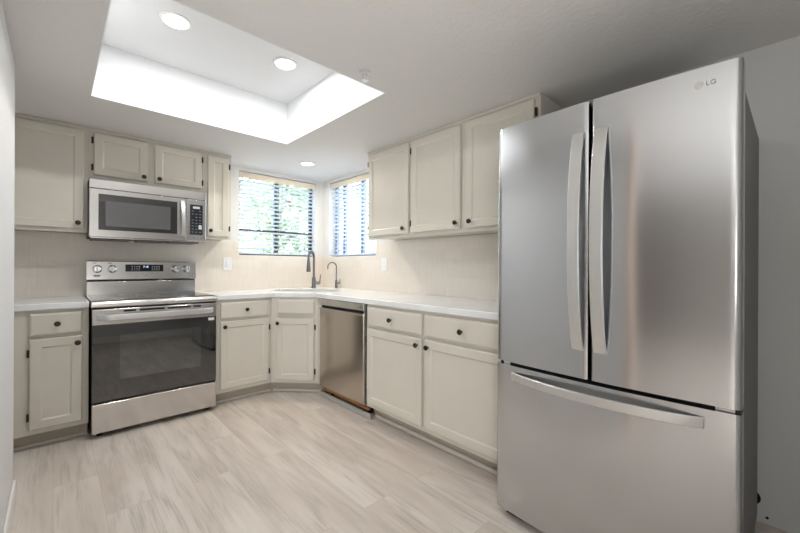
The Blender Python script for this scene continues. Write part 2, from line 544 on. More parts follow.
def make_blind(loc, rotz, wd, h, label, tilt, cords):
    root = thing('window_blind', label, 'blind', loc, rotz, 'white slatted blinds over the sink corner')
    obj('valance', B(0.004, wd - 0.004, 0.006, 0.016, h - 0.072, h - 0.010), M['valance'], root, bev=0.003)
    obj('head_rail', B(0.006, wd - 0.006, 0.018, 0.066, h - 0.05, h - 0.008), M['slat'], root)
    z = h - 0.095
    sm = None
    pitch = 0.0435
    c, s = math.cos(tilt) * 0.0245, math.sin(tilt) * 0.0245
    while z > 0.055:
        if sm is None:
            bm = bmesh.new()
            rings = []
            for x in (0.010, wd - 0.010):
                top, bot = [], []
                for k in range(5):
                    u = k / 4 * 2 - 1
                    crown = 0.0028 * (1 - u * u)
                    top.append((x, 0.042 + u * c, u * s + crown + 0.0014))
                    bot.append((x, 0.042 + u * c, u * s + crown - 0.0014))
                rings.append(top + bot[::-1])
            loft(bm, rings)
            first = obj('slat', bm, M['slat'], root)
            first.location = (0, 0, z)
            sm = first
        else:
            d = sm.copy(); COL.objects.link(d); d.parent = root; d.location = (0, 0, z)
        z -= pitch
    obj('bottom_rail', B(0.008, wd - 0.008, 0.020, 0.064, 0.018, 0.036), M['slat'], root, bev=0.003)
    for x in cords:
        o = obj('ladder_cord', boxes([(x - 0.0012, x + 0.0012, 0.0135, 0.0155, 0.03, h - 0.075), (x - 0.0012, x + 0.0012, 0.068, 0.070, 0.03, h - 0.075)]), M['cord'], root)
    return root
make_blind((W1[0], 0, W1[2]), 0, W1[1] - W1[0], W1[3] - W1[2], 'white slatted blind on the range wall window, left of the faucet', R(-13), (0.12, 0.437, 0.75))
make_blind((0, W2[1], W2[2]), R(-90), W2[1] - W2[0], W2[3] - W2[2], 'white slatted blind on the sink wall window, next to wall cabinets', R(-10), (0.12, 0.436, 0.75))

# ------------------------------------------------------------------ cabinetry
def door_bm(x0, x1, z0, z1, y=-0.003, t=0.020, fw=0.050, rec=0.007):
    """framed panel door, front at y - t, back at y"""
    def ring(i, yy): return [(x0 + i, yy, z0 + i), (x1 - i, yy, z0 + i), (x1 - i, yy, z1 - i), (x0 + i, yy, z1 - i)]
    bm = bmesh.new()
    f = y - t
    loft(bm, [ring(0, y), ring(0, f + 0.005), ring(0.005, f), ring(fw, f), ring(fw + 0.004, f + 0.003), ring(fw + 0.009, f + rec)])
    return bm

def slab_bm(x0, x1, z0, z1, y=-0.003, t=0.020):
    def ring(i, yy): return [(x0 + i, yy, z0 + i), (x1 - i, yy, z0 + i), (x1 - i, yy, z1 - i), (x0 + i, yy, z1 - i)]
    bm = bmesh.new()
    f = y - t
    loft(bm, [ring(0, y), ring(0, f + 0.007), ring(0.003, f + 0.003), ring(0.012, f)])
    return bm

KN = None
def knob(parent, x, y, z):
    bm = bmesh.new()
    lathe(bm, [(0.006, 0), (0.006, 0.012), (0.0095, 0.015), (0.0155, 0.019), (0.0165, 0.024), (0.013, 0.029), (0.005, 0.031)], (x, y, z), '-Y', 16)
    return obj('knob', bm, M['knob'], parent, smooth=True)

def hinge(parent, x, y, z):
    bm = bmesh.new()
    box(bm, x - 0.006, x + 0.006, y - 0.020, y - 0.001, z - 0.023, z + 0.023)
    return obj('hinge', bm, M['hinge'], parent, bev=0.002)

def face_frame(parent, xs, zs, y0=0.0, y1=0.019):
    """xs: stile intervals; zs: rail intervals; rails fill between first and last stile"""
    lst = []
    lst += [(a, b_, y0, y1, zs[0][0], zs[-1][1]) for a, b_ in xs]
    for (a, b_), (c, d) in zip(xs[:-1], xs[1:]):
        for z0, z1 in zs: lst.append((b_, c, y0, y1, z0, z1))
    return obj('face_frame', boxes(lst), M['cabinet'], parent, bev=0.0012)

FD = 0.617                      # base face depth from wall
CT = 0.9096                     # counter top
CB = 0.870                      # counter underside
KZ = 0.0986
KR = 0.075
def base_cab(label, loc, rotz, wd, depth, fronts, xs, drawers_z=(0.712, 0.848), doors_z=(0.132, 0.690), group='greige base cabinets'):
    t = thing('base_cabinet', label, 'cabinet', loc, rotz, group)
    obj('carcass', boxes([(0.0005, wd - 0.0005, 0.0195, depth, KZ, CB - 0.001)]), M['cabinet'], t)
    face_frame(t, xs, [(KZ, KZ + 0.04), (doors_z[1] - 0.005, drawers_z[0] + 0.008), (drawers_z[1] - 0.01, CB - 0.001)])
    obj('toe_kick', B(0.001, wd - 0.001, KR, depth, 0.0, KZ), M['kick'], t)
    for fr in fronts:
        x0, x1 = fr['x']
        dz = fr.get('dz', drawers_z)
        if fr.get('drawer', True):
            d = obj('drawer', slab_bm(x0, x1, *dz), M['cabinet'], t, smooth=False)
            if fr.get('dk') is not None: knob(d, fr['dk'], -0.023, (dz[0] + dz[1]) / 2)
        d = obj('door', door_bm(x0, x1, *doors_z), M['cabinet'], t)
        knob(d, fr['k'], -0.023, fr.get('kz', 0.648))
        for hz in (doors_z[0] + 0.08, doors_z[1] - 0.085): hinge(d, fr['h'], 0, hz)
    return t

# left of the range (its left part runs behind the wall end)
xl = -2.748
wd = -2.172 - xl
base_cab('greige base cabinet with one drawer and door, left of the range', (xl, -FD, 0), 0, wd, FD - 0.002,
         [dict(x=(-2.450 - xl, -2.204 - xl), dk=-2.325 - xl, k=-2.228 - xl, h=-2.456 - xl)], [(0, -2.435 - xl), (-2.222 - xl, wd)])
# right of the range
xl = -1.395
wd = -0.917 - xl
base_cab('greige base cabinet with one drawer and door, between range and corner sink', (xl, -FD, 0), 0, wd, FD - 0.002,
         [dict(x=(-1.351 - xl, -0.944 - xl), dk=-1.143 - xl, k=-1.322 - xl, h=-0.936 - xl)], [(0, 0.066), (-0.958 - xl, wd)])
# diagonal sink base: pentagonal carcass standing in the corner
s2 = math.sqrt(0.5)
dx, dy = -0.9158, -0.617
dl = math.hypot(-0.617 + 0.9158, -0.925 + 0.617)
ang = math.atan2(-0.925 + 0.617, -0.617 + 0.9158)
t = thing('sink_cabinet', 'greige corner sink cabinet set on the diagonal under the faucet', 'cabinet', (dx, dy, 0), ang, 'greige base cabinets')
inv = Matrix.Translation((dx, dy, 0)) @ Matrix.Rotation(ang, 4, 'Z')
inv.invert()
def loc2(pts): return [tuple((inv @ Vector((x, y, 0))).xy) for x, y in pts]
corner = loc2([(-0.9155, -0.002), (-0.002, -0.002), (-0.002, -0.9245), (-0.60, -0.9245)]) 
out = [(0.004, 0.0195), (dl - 0.004, 0.0195)] + [corner[3], corner[2], corner[1], corner[0]]
obj('carcass', prism(out, KZ, 0.62), M['cabinet'], t)
face_frame(t, [(0, 0.075), (dl - 0.052, dl)], [(KZ, KZ + 0.04), (0.685, 0.728), (0.84, CB - 0.001)])
obj('toe_kick', prism(loc2([(-0.9155, -0.542), (-0.8847, -0.542), (-0.542, -0.8847), (-0.542, -0.9245), (-0.522, -0.9245), (-0.522, -0.876), (-0.876, -0.522), (-0.9155, -0.522)]), 0.0, KZ - 0.0005), M['kick'], t)
c0 = dl / 2
obj('false_drawer_front', slab_bm(c0 - 0.148, c0 + 0.183, 0.722, 0.846), M['cabinet'], t)
d = obj('door', door_bm(c0 - 0.160, c0 + 0.183, 0.130, 0.683), M['cabinet'], t)
knob(d, c0 - 0.140, -0.023, 0.640)
hinge(d, c0 + 0.190, 0, 0.207); hinge(d, c0 + 0.190, 0, 0.604)
# filler stile between diagonal cabinet and dishwasher belongs to the drawer run side panel
y_dw0, y_dw1 = -0.984, -1.630
o = obj('filler_strip', B(-FD, -FD + 0.02, y_dw0 + 0.002, -0.9275, KZ, CB - 0.001), M['cabinet'])
tag(o, 'narrow greige filler strip between corner sink cabinet and dishwasher', 'filler strip')
# long drawer base right of dishwasher: local x runs toward -y
yl = -1.640
wd = 1.245
L = lambda y: yl - y
base_cab('long greige base cabinet with two drawers and two doors beside the dishwasher', (-FD, yl, 0), R(-90), wd, FD - 0.002,
         [dict(x=(L(-1.660), L(-2.217)), dk=L(-1.930), k=L(-2.186), h=L(-1.652)),
          dict(x=(L(-2.248), L(-2.830)), dk=L(-2.538), k=L(-2.280), h=L(-2.838))],
         [(0, 0.04), (L(-2.200), L(-2.265)), (L(-2.81), wd)])

# wall cabinets
UD = 0.3101
UB, UT = 1.3884, CZ - 0.001
def wall_cab(label, loc, rotz, wd, z0, fronts, xs, zr=0.028, dtop=2.124, dbot=None, group='greige wall cabinets', name='wall_cabinet'):
    t = thing(name, label, 'cabinet', (loc[0], loc[1], z0), rotz, group)
    H = UT - z0
    obj('carcass', B(0.0005, wd - 0.0005, 0.0195, UD - 0.001, 0.012, H), M['cabinet'], t)
    face_frame(t, xs, [(0, zr + 0.015), (dtop - 0.012 - z0, H)])
    obj('top_moulding', B(0.0, wd, -0.009, -0.0002, H - 0.018, H), M['cabinet'], t, bev=0.002)
    for fr in fronts:
        x0, x1 = fr['x']
        db = (dbot if dbot else z0 + 0.024)
        d = obj('door', door_bm(x0, x1, db - z0, dtop - z0), M['cabinet'], t)
        knob(d, fr['k'], -0.023, fr['kz'] - z0)
        hh = dtop - db
        o1 = 0.075 if hh > 0.5 else 0.055
        for hz in (db + o1 - z0, dtop - o1 - z0): hinge(d, fr['h'], 0, hz)
    return t
xl = -2.748; wd = -2.166 - xl
wall_cab('tall greige single-door wall cabinet, furthest left, beside the microwave', (xl, -UD), 0, wd, UB, [dict(x=(-2.600 - xl, -2.188 - xl), k=-2.220 - xl, kz=1.454, h=-2.607 - xl)], [(0, -2.585 - xl), (-2.205 - xl, wd)])
xl = -2.165; wd = -1.405 - xl
wall_cab('short greige two-door wall cabinet above the microwave', (xl, -UD), 0, wd, 1.776,
         [dict(x=(-2.133 - xl, -1.804 - xl), k=-1.832 - xl, kz=1.846, h=-2.141 - xl), dict(x=(-1.757 - xl, -1.415 - xl), k=-1.728 - xl, kz=1.846, h=-1.407 - xl)],
         [(0, 0.048), (-1.82 - xl, -1.74 - xl), (wd - 0.025, wd)], dbot=1.815)
xl = -1.404; wd = -1.1647 - xl
wall_cab('narrow greige single-door wall cabinet between microwave and window', (xl, -UD), 0, wd, UB, [dict(x=(-1.366 - xl, -1.191 - xl), k=-1.347 - xl, kz=1.460, h=-1.183 - xl)], [(0, 0.052), (wd - 0.04, wd)])
yl = -1.2529; wd = 0.541
wall_cab('greige single-door wall cabinet closest to the sink window', (-UD, yl), R(-90), wd, UB, [dict(x=(yl + 1.279, yl + 1.778), k=yl + 1.735, kz=1.454, h=yl + 1.272)], [(0, 0.04), (wd - 0.04, wd)])
yl = -1.795; wd = 1.0458
wall_cab('greige two-door wall cabinet running behind the refrigerator top', (-UD, yl), R(-90), wd, UB,
         [dict(x=(yl + 1.811, yl + 2.283), k=yl + 2.256, kz=1.454, h=yl + 1.803), dict(x=(yl + 2.329, yl + 2.812), k=yl + 2.372, kz=1.454, h=yl + 2.820)],
         [(0, 0.03), (yl + 2.27, yl + 2.342), (wd - 0.042, wd)])

# toe-kick shoe mouldings
structure(obj('trim_3', B(-2.748, -2.172, -FD + KR - 0.014, -FD + KR - 0.0005, 0, 0.02), M['shoe'], bev=0.005), 'shoe moulding left of range')
structure(obj('trim_4', B(-1.394, -0.885, -FD + KR - 0.014, -FD + KR - 0.0005, 0, 0.02), M['shoe'], bev=0.005), 'shoe moulding right of range')
o = structure(obj('trim_5', B(-0.005, dl + 0.02, KR - 0.016, KR - 0.0005, 0, 0.024), M['shoe'], bev=0.005), 'shoe moulding under sink cabinet')
o.location = (dx, dy, 0); o.rotation_euler = (0, 0, ang)
structure(obj('trim_6', B(-FD + KR - 0.018, -FD + KR - 0.0005, -2.88, -1.66, 0, 0.028), M['shoe'], bev=0.006), 'shoe moulding under drawer cabinet')
structure(obj('trim_7', B(-FD - 0.004, -FD + 0.022, -1.672, -0.975, 0, 0.042), M['grey_shoe'], bev=0.008), 'shoe moulding in front of dishwasher')

# ------------------------------------------------------------------ countertops, sink, faucets
FE = -FD - 0.025
o = obj('countertop', B(-2.748, -2.171, FE, -0.0095, CB, CT), M['quartz'], bev=0.004)
tag(o, 'short white quartz countertop left of the range', 'countertop', 'white quartz countertops')
k = 0.025 * math.tan(R(22.5))
outline = [(-1.395, -0.0095), (-1.395, FE), (-0.9158 + k - 0.0, FE), (FE, -0.925 + k), (FE, -2.884), (-0.0095, -2.884), (-0.0095, -0.0095)]
def sd(s, d):  # s along the diagonal front, d away from the corner
    return ((s - d) * s2, (-s - d) * s2)
def rrect(s0, s1, d0, d1, r=0.05, n=5):
    pts = []
    for cx, cy, a0 in ((s1 - r, d1 - r, 0), (s0 + r, d1 - r, 90), (s0 + r, d0 + r, 180), (s1 - r, d0 + r, 270)):
        for i in range(n + 1):
            a = R(a0 + 90 * i / n)
            pts.append(sd(cx + r * math.cos(a), cy + r * math.sin(a)))
    return pts
hole = rrect(-0.33, 0.33, 0.47, 0.90)
o = obj('countertop', prism(outline, CB, CT, hole), M['quartz'], bev=0.004)
tag(o, 'long white quartz countertop wrapping the sink corner', 'countertop', 'white quartz countertops')
# sink bowl
bm = bmesh.new()
def ringz(e, z): return [(x, y, z) for x, y in rrect(-0.33 - e, 0.33 + e, 0.47 - e, 0.90 + e, 0.05 + max(e, 0))]
loft(bm, [ringz(0.018, CB - 0.004), ringz(0.018, CB - 0.0005), ringz(0.003, CB - 0.0005), ringz(0.0, CB - 0.01), ringz(-0.02, 0.665), ringz(-0.05, 0.65)], cap0=False, cap1=True)
sk = tag(obj('sink', bm, M['sink'], smooth=True), 'stainless undermount sink sunk into the corner countertop', 'sink')
bm = bmesh.new(); cxy = sd(0, 0.69)
lathe(bm, [(0.045, 0), (0.045, 0.004), (0.03, 0.005), (0.02, 0.003)], (cxy[0], cxy[1], 0.6505)); obj('drain', bm, M['chrome'], sk, smooth=True)

fx_, fy_ = -0.256, -0.223
fa = thing('kitchen_faucet', 'tall gunmetal pull-down kitchen faucet with side lever, at the sink corner', 'faucet', (fx_, fy_, CT))
bm = bmesh.new(); lathe(bm, [(0.028, 0), (0.028, 0.006), (0.023, 0.012), (0.021, 0.10), (0.0195, 0.115), (0.015, 0.12)]); obj('base', bm, M['faucet'], fa, smooth=True)
dirv = Vector((-0.785, -0.62, 0)).normalized()
def arc_pts(h0, rad, end_down, n=14):
    pts = [Vector((0, 0, 0.11)), Vector((0, 0, h0 * 0.6)), Vector((0, 0, h0))]
    for i in range(1, n + 1):
        a = math.pi * i / n
        pts.append(dirv * (rad - rad * math.cos(a)) + Vector((0, 0, h0 + rad * math.sin(a))))
    pts.append(pts[-1] - Vector((0, 0, end_down)))
    return pts
bm = bmesh.new(); P_ = arc_pts(0.325, 0.075, 0.02); tube(bm, P_, 0.0125, 14); obj('neck', bm, M['faucet'], fa, smooth=True)
e = P_[-1]
bm = bmesh.new(); lathe(bm, [(0.0215, -0.125), (0.0225, -0.115), (0.0195, -0.07), (0.0155, -0.02), (0.0145, 0.0)], tuple(e)); sh = obj('spray_head', bm, M['faucet'], fa, smooth=True)
hv = Vector((0.75, -0.66, 0))
bm = bmesh.new(); tube(bm, [hv * 0.016 + Vector((0, 0, 0.058)), hv * 0.072 + Vector((0, 0, 0.058))], [0.019, 0.016], 12); lv = obj('valve', bm, M['faucet'], fa, smooth=True)
bm = bmesh.new(); tube(bm, [hv * 0.064 + Vector((0, 0, 0.06)), hv * 0.068 + Vector((0, 0, 0.10)), hv * 0.074 + Vector((0, 0, 0.15))], [0.008, 0.006, 0.005], 10); obj('lever', bm, M['faucet'], lv, smooth=True)

gx_, gy_ = -0.079, -0.399
ff = thing('filter_faucet', 'small gooseneck drinking water tap right of the kitchen faucet', 'faucet', (gx_, gy_, CT))
bm = bmesh.new(); lathe(bm, [(0.02, 0), (0.02, 0.004), (0.0135, 0.01), (0.0125, 0.085), (0.008, 0.092)]); obj('base', bm, M['faucet'], ff, smooth=True)
dirv = Vector((-0.95, 0.28, 0)).normalized()
bm = bmesh.new(); P_ = arc_pts(0.235, 0.048, 0.025); tube(bm, [Vector((0, 0, 0.08))] + P_[1:], 0.0062, 10); obj('spout', bm, M['faucet'], ff, smooth=True)
bm = bmesh.new(); tube(bm, [hv * 0.01 + Vector((0, 0, 0.055)), hv * 0.042 + Vector((0, 0, 0.055))], 0.0085, 10); lv = obj('valve', bm, M['faucet'], ff, smooth=True)
bm = bmesh.new(); tube(bm, [hv * 0.036 + Vector((0, 0, 0.057)), hv * 0.04 + Vector((0, 0, 0.105))], [0.005, 0.0035], 8); obj('lever', bm, M['faucet'], lv, smooth=True)

# ------------------------------------------------------------------ range
RX, RW, RF = -2.1633, 0.766, -0.697
rg = thing('range', 'stainless freestanding electric range with black glass oven door', 'range', (RX, RF, 0))
obj('body', B(0.004, RW - 0.004, 0.032, 0.682, 0.03, 0.866), M['black'], rg)
for x in (0.05, RW - 0.05):
    for y in (0.08, 0.60):
        bm = bmesh.new(); lathe(bm, [(0.018, 0.0), (0.018, 0.032)], (x, y, 0)); obj('foot', bm, M['black'], rg)
# cooktop frame: lip with a sloped front, extruded along x
prof = [(0.63, 0.870), (-0.002, 0.870), (-0.008, 0.876), (-0.008, 0.890), (0.002, 0.908), (0.014, 0.914), (0.63, 0.914)]
bm = bmesh.new(); loft(bm, [[(x, y, z) for y, z in prof] for x in (-0.001, RW + 0.001)]); ct = obj('cooktop', bm, M['steel'], rg, bev=0.002)
ctg = obj('glass_top', B(0.014, RW - 0.014, 0.03, 0.595, 0.9142, 0.9175), M['ceran'], ct, bev=0.001)
for (x, y, r_) in ((0.20, 0.18, 0.115), (0.56, 0.17, 0.10), (0.20, 0.43, 0.085), (0.56, 0.42, 0.115), (0.38, 0.45, 0.06)):
    bm = bmesh.new()
    lathe(bm, [(r_, 0.0), (r_, 0.0006), (r_ - 0.004, 0.0006), (r_ - 0.004, 0.0)], (x, y, 0.9175), seg=40, caps=False)
    obj('burner_ring', bm, M['burner'], ct)
# backguard
bgd = obj('backguard', B(0.004, RW - 0.004, 0.613, 0.682, 0.9145, 1.022), M['steel'], rg, bev=0.002)
prof = [(0.682, 1.034), (0.600, 1.034), (0.596, 1.040), (0.608, 1.178), (0.614, 1.185), (0.682, 1.185)]
bm = bmesh.new(); loft(bm, [[(x, y, z) for y, z in prof] for x in (0.001, RW - 0.001)]); cp = obj('control_panel', bm, M['steel'], rg, bev=0.002)
obj('panel_shadow_strip', B(0.006, RW - 0.006, 0.620, 0.680, 1.0225, 1.0335), M['gasket_shade'], rg)  # dark strip standing in for the shadow line under the control panel
def on_panel(z): return 0.596 + (z - 1.040) / 0.138 * 0.012
for x in (0.067, 0.160, 0.598, 0.684):
    z = 1.122
    y = on_panel(z)
    bm = bmesh.new(); lathe(bm, [(0.031, 0), (0.031, 0.006), (0.026, 0.009), (0.0245, 0.028), (0.021, 0.031)], (x, y + 0.001, z), '-Y', 24)
    kb = obj('knob', bm, M['chrome'], cp, smooth=True)
    obj('grip', B(x - 0.0055, x + 0.0055, y - 0.040, y - 0.029, z - 0.024, z + 0.024), M['satin'], kb, bev=0.003)
yd = on_panel(1.125)
dp = obj('display', B(0.245, 0.510, yd - 0.004, yd + 0.01, 1.100, 1.158), M['panel'], cp, bev=0.002)
obj('clock_window', B(0.352, 0.412, yd - 0.0048, yd - 0.0041, 1.126, 1.152), M['lcd_back'], dp)
text_mesh('clock_digits', '7:18', 0.022, M['lcd'], dp, (0.383, yd - 0.0053, 1.139), (R(90), 0, 0), 0.0003)
kp = None
for x in (0.29, 0.306, 0.322, 0.338, 0.43, 0.446, 0.462, 0.478):
    for z in (1.142, 1.128, 1.113):
        o = obj('touch_key', B(-0.0045, 0.0045, -0.0004, 0.0004, -0.0022, 0.0022), M['print'], dp) if kp is None else kp.copy()
        if kp is not None: COL.objects.link(o); o.parent = dp
        kp = kp or o
        o.location = (x, yd - 0.0046, z)
bm = bmesh.new(); lathe(bm, [(0.009, 0), (0.009, 0.001)], (0.36, on_panel(1.07) - 0.0002, 1.07), '-Y', 20); lg = obj('logo', bm, M['logo'], cp)
text_mesh('logo', 'LG', 0.018, M['logo_dark'], cp, (0.388, on_panel(1.07) - 0.0008, 1.07), (R(90 - 5), 0, 0), 0.0004)
for x in (0.05, 0.145):
    obj('printed_mark', B(x - 0.012, x + 0.012, on_panel(1.168) - 0.0008, on_panel(1.168), 1.165, 1.170), M['logo_dark'], cp)
obj('printed_mark', B(0.045, 0.085, on_panel(1.068) - 0.0008, on_panel(1.068), 1.062, 1.072), M['logo_dark'], cp)
# oven door
dr = obj('oven_door', boxes([(0.004, RW - 0.004, 0.0, 0.030, 0.752, 0.858)]), M['steel'], rg, bev=0.004)
obj('door_glass', B(0.004, RW - 0.004, 0.0, 0.030, 0.243, 0.7515), M['black_glass'], dr, bev=0.003)
obj('oven_window', B(0.150, RW - 0.115, -0.0006, 0.0, 0.375, 0.680), M['oven_window'], dr)
obj('door_gap', B(0.006, RW - 0.006, 0.004, 0.030, 0.859, 0.869), M['gasket_shade'], rg)
# broad curved handle with slots above it
bm = bmesh.new()
N = 22
rings = []
for i in range(N + 1):
    u = i / N
    x = 0.028 + (RW - 0.056) * u
    e_ = min(u, 1 - u)
    out_ = 0.050 * min(1.0, (e_ / 0.07)) ** 0.5 if e_ < 0.07 else 0.050
    out_ = max(out_, 0.006)
    rings.append([(x, -out_, 0.783), (x, -out_ - 0.004, 0.788), (x, -out_ - 0.004, 0.816), (x, -out_, 0.823), (x, -max(out_ - 0.022, 0.0), 0.823), (x, -max(out_ - 0.022, 0.0), 0.783)])
loft(bm, rings); obj('handle', bm, M['satin'], dr, bev=0.002)
for x0_, x1_ in ((0.17, 0.24), (0.26, 0.41), (0.43, 0.58), (0.60, 0.65)):
    obj('vent_slot', B(x0_, x1_, -0.0008, 0.001, 0.834, 0.847), M['gasket_shade'], dr)
obj('energy_sticker', B(RW - 0.062, RW - 0.020, -0.0009, 0.0, 0.722, 0.742), M['plate'], dr)
obj('storage_drawer', B(0.004, RW - 0.004, 0.0, 0.030, 0.036, 0.228), M['steel'], rg, bev=0.004)
obj('drawer_gap', B(0.008, RW - 0.008, 0.006, 0.031, 0.2285, 0.2425), M['gasket_shade'], rg)

# ------------------------------------------------------------------ microwave
MX, MF = -2.1635, -0.41
MWd = 0.760
mw = thing('microwave', 'stainless over-the-range microwave with dark glass door', 'microwave', (MX, MF, 1.352))
H = 0.420
obj('body', B(0.004, MWd - 0.004, 0.025, 0.400, 0.006, H), M['black'], mw)
obj('vent_panel', B(0, MWd, 0.0, 0.024, H - 0.066, H), M['steel'], mw, bev=0.004)
md_ = obj('door', B(0, 0.612, 0.0, 0.024, 0.004, H - 0.068), M['steel'], mw, bev=0.004)
obj('door_glass', B(0.052, 0.548, -0.0015, 0.001, 0.056, 0.316), M['mw_glass'], md_, bev=0.001)
obj('inner_screen', B(0.092, 0.500, -0.0022, -0.0012, 0.085, 0.268), M['mw_screen'], md_)
# rack wires seen through the screen
bm = bmesh.new()
pts = []
for i in range(9):
    u = i / 8
    pts.append((0.556 + 0.0, -0.010 - 0.030 * math.sin(math.pi * u) ** 0.6, 0.046 + 0.285 * u))
rings = [[(0.568, y, z), (0.572, y - 0.006, z), (0.594, y - 0.006, z), (0.598, y, z), (0.598, y + 0.010, z), (0.568, y + 0.010, z)] for _, y, z in pts]
loft(bm, rings); obj('handle', bm, M['satin'], md_, smooth=True)
pn = obj('control_panel', B(0.6135, MWd, 0.0, 0.024, 0.004, H - 0.068), M['steel'], mw, bev=0.004)
ps = obj('key_panel', B(0.640, 0.736, -0.0015, 0.001, 0.058, 0.308), M['panel'], pn)
obj('display', B(0.662, 0.714, -0.0023, -0.0013, 0.276, 0.294), M['print'], ps)
kp = None
for r_ in range(8):
    for c_ in range(3):
        if (r_, c_) in ((0, 1), (2, 0), (6, 2)): continue
        if kp is None:
            o = obj('touch_key', B(-0.007, 0.007, -0.0004, 0.0004, -0.0026, 0.0026), M['key_print'], ps); kp = o
        else:
            o = kp.copy(); COL.objects.link(o); o.parent = ps
        o.location = (0.660 + c_ * 0.028, -0.0018, 0.255 - r_ * 0.025)
obj('start_key', B(0.705, 0.728, -0.0024, -0.0013, 0.105, 0.140), M['print'], ps)
obj('bottom_lip', B(0.01, MWd - 0.01, 0.006, 0.05, -0.004, 0.0035), M['steel'], mw)
for x0_, x1_ in ((0.02, 0.25), (0.30, 0.50), (0.52, 0.72)):
    obj('grease_filter', B(x0_, x1_, 0.05, 0.30, -0.012, 0.0055), M['grey_side'], mw, bev=0.002)

# ------------------------------------------------------------------ dishwasher (local x runs toward -y)
dw = thing('dishwasher', 'stainless dishwasher with pocket handle between sink cabinet and drawers', 'dishwasher', (-0.637, y_dw0, 0), R(-90))
DWW = y_dw0 - y_dw1
obj('tub', B(0.006, DWW - 0.006, 0.035, 0.60, 0.10, 0.866), M['grey_side'], dw)
obj('control_strip', B(0.004, DWW - 0.016, 0.0, 0.034, 0.812, 0.866), M['steel'], dw, bev=0.004)
obj('side_trim', B(DWW - 0.0155, DWW - 0.006, 0.004, 0.034, 0.100, 0.866), M['steel'], dw)
obj('handle_pocket', B(0.006, DWW - 0.018, 0.018, 0.034, 0.792, 0.8115), M['gasket_shade'], dw)
# door skin bowed slightly outward, with a rolled top lip
bm = bmesh.new()
rings = []
for i in range(9):
    u = i / 8
    x = 0.004 + (DWW - 0.020) * u
    bo = -0.006 * math.sin(math.pi * u)
    rings.append([(x, 0.033, 0.105), (x, bo, 0.105), (x, bo, 0.770), (x, bo - 0.006, 0.782), (x, bo - 0.006, 0.790), (x, bo + 0.006, 0.795), (x, 0.033, 0.795)])
loft(bm, rings); dd = obj('door', bm, M['dw_steel'], dw, bev=0.002)
for z in (0.735, 0.700):
    bm = bmesh.new(); lathe(bm, [(0.012, 0), (0.012, 0.0006)], (DWW - 0.055, 0.0005, z), '-Y', 16); obj('round_sticker', bm, M['print'], dd)
obj('brand_mark', B(DWW - 0.060, DWW - 0.050, -0.0006, 0.0, 0.835, 0.845), M['logo_dark'], dw)
obj('base_board', boxes([(0.02, DWW + 0.02, 0.030, 0.042, 0.062, 0.082)]), M['rawwood'], dw)
for x_ in (0.03, DWW - 0.08): obj('levelling_leg', B(x_, x_ + 0.03, 0.10, 0.13, 0.0, 0.10), M['black'], dw)

# ------------------------------------------------------------------ refrigerator (local x toward -y, front toward -x)
FXW, FYW, FW = -0.8285, -2.8835, 0.8415
fr = thing('refrigerator', 'tall stainless french-door refrigerator with bottom freezer drawer', 'refrigerator', (FXW, FYW, 0), R(-90.5))
BUL = 0.022
def fy(x): 
    u = (x - FW / 2) / (FW / 2)
    return -BUL * (1 - u * u)
def curved_slab(x0, x1, z0, z1, back=0.066, n=14, er=0.014):
    pts = []
    for i in range(n + 1):
        x = x0 + (x1 - x0) * i / n
        pts.append((x, fy(x)))
    # rounded vertical edges
    out_ = [(x0, back), (x0, pts[0][1] + er), (x0 + er * 0.3, pts[0][1] + er * 0.3)] + [(x0 + er, fy(x0 + er))] + pts[1:-1] + [(x1 - er, fy(x1 - er)), (x1 - er * 0.3, pts[-1][1] + er * 0.3), (x1, pts[-1][1] + er), (x1, back)]
    out_ = [p for i, p in enumerate(out_) if i == 0 or abs(p[0] - out_[i - 1][0]) > 1e-5 or abs(p[1] - out_[i - 1][1]) > 1e-5]
    return prism(out_, z0, z1)
obj('cabinet_body', B(0.006, FW - 0.006, 0.080, 0.815, 0.04, 1.737), M['grey_side'], fr, bev=0.004)
obj('door_gasket', boxes([(0.012, FW - 0.012, 0.0665, 0.0795, 0.09, 1.730), (0.012, FW - 0.012, 0.02, 0.0664, 0.700, 0.735), (FW / 2 - 0.003, FW / 2 + 0.003, 0.016, 0.0664, 0.735, 1.73)]), M['gasket_shade'], fr)
obj('toe_grille', B(0.03, FW - 0.03, 0.045, 0.0795, 0.0, 0.085), M['black'], fr)
MID = FW / 2 - 0.003
ZD = 0.723
dl_ = obj('door', curved_slab(0.0, MID - 0.0035, ZD, 1.788), M['fridge_steel'], fr, smooth=True)
dr_ = obj('door', curved_slab(MID + 0.0035, FW, ZD, 1.788), M['fridge_steel'], fr, smooth=True)
fz = obj('freezer_drawer', curved_slab(0.0, FW, 0.046, 0.708), M['fridge_steel'], fr, smooth=True)
# bowed bar handles
def bar_handle(parent, vertical, a0, a1, c, wid, bow, thick=0.012, n=24):
    bm = bmesh.new(); rings = []
    for i in range(n + 1):
        u = i / n
        t_ = a0 + (a1 - a0) * u
        sn = 4 * u * (1 - u)
        off = 0.010 + bow * sn ** 0.75
        if vertical:
            y = fy(c) - off
            rings.append([(c - wid / 2, y, t_), (c + wid / 2, y, t_), (c + wid / 2, y + thick, t_), (c - wid / 2, y + thick, t_)])
        else:
            y = fy(t_) - off
            rings.append([(t_, y, c - wid / 2), (t_, y, c + wid / 2), (t_, y + thick, c + wid / 2), (t_, y + thick, c - wid / 2)])
    loft(bm, rings)
    return obj('handle', bm, M['satin'], parent, bev=0.0025)
bar_handle(dl_, True, 0.832, 1.672, MID - 0.040, 0.044, 0.052)
bar_handle(dr_, True, 0.832, 1.672, MID + 0.040, 0.044, 0.052)
bar_handle(fz, False, 0.085, FW - 0.085, 0.665, 0.034, 0.045)
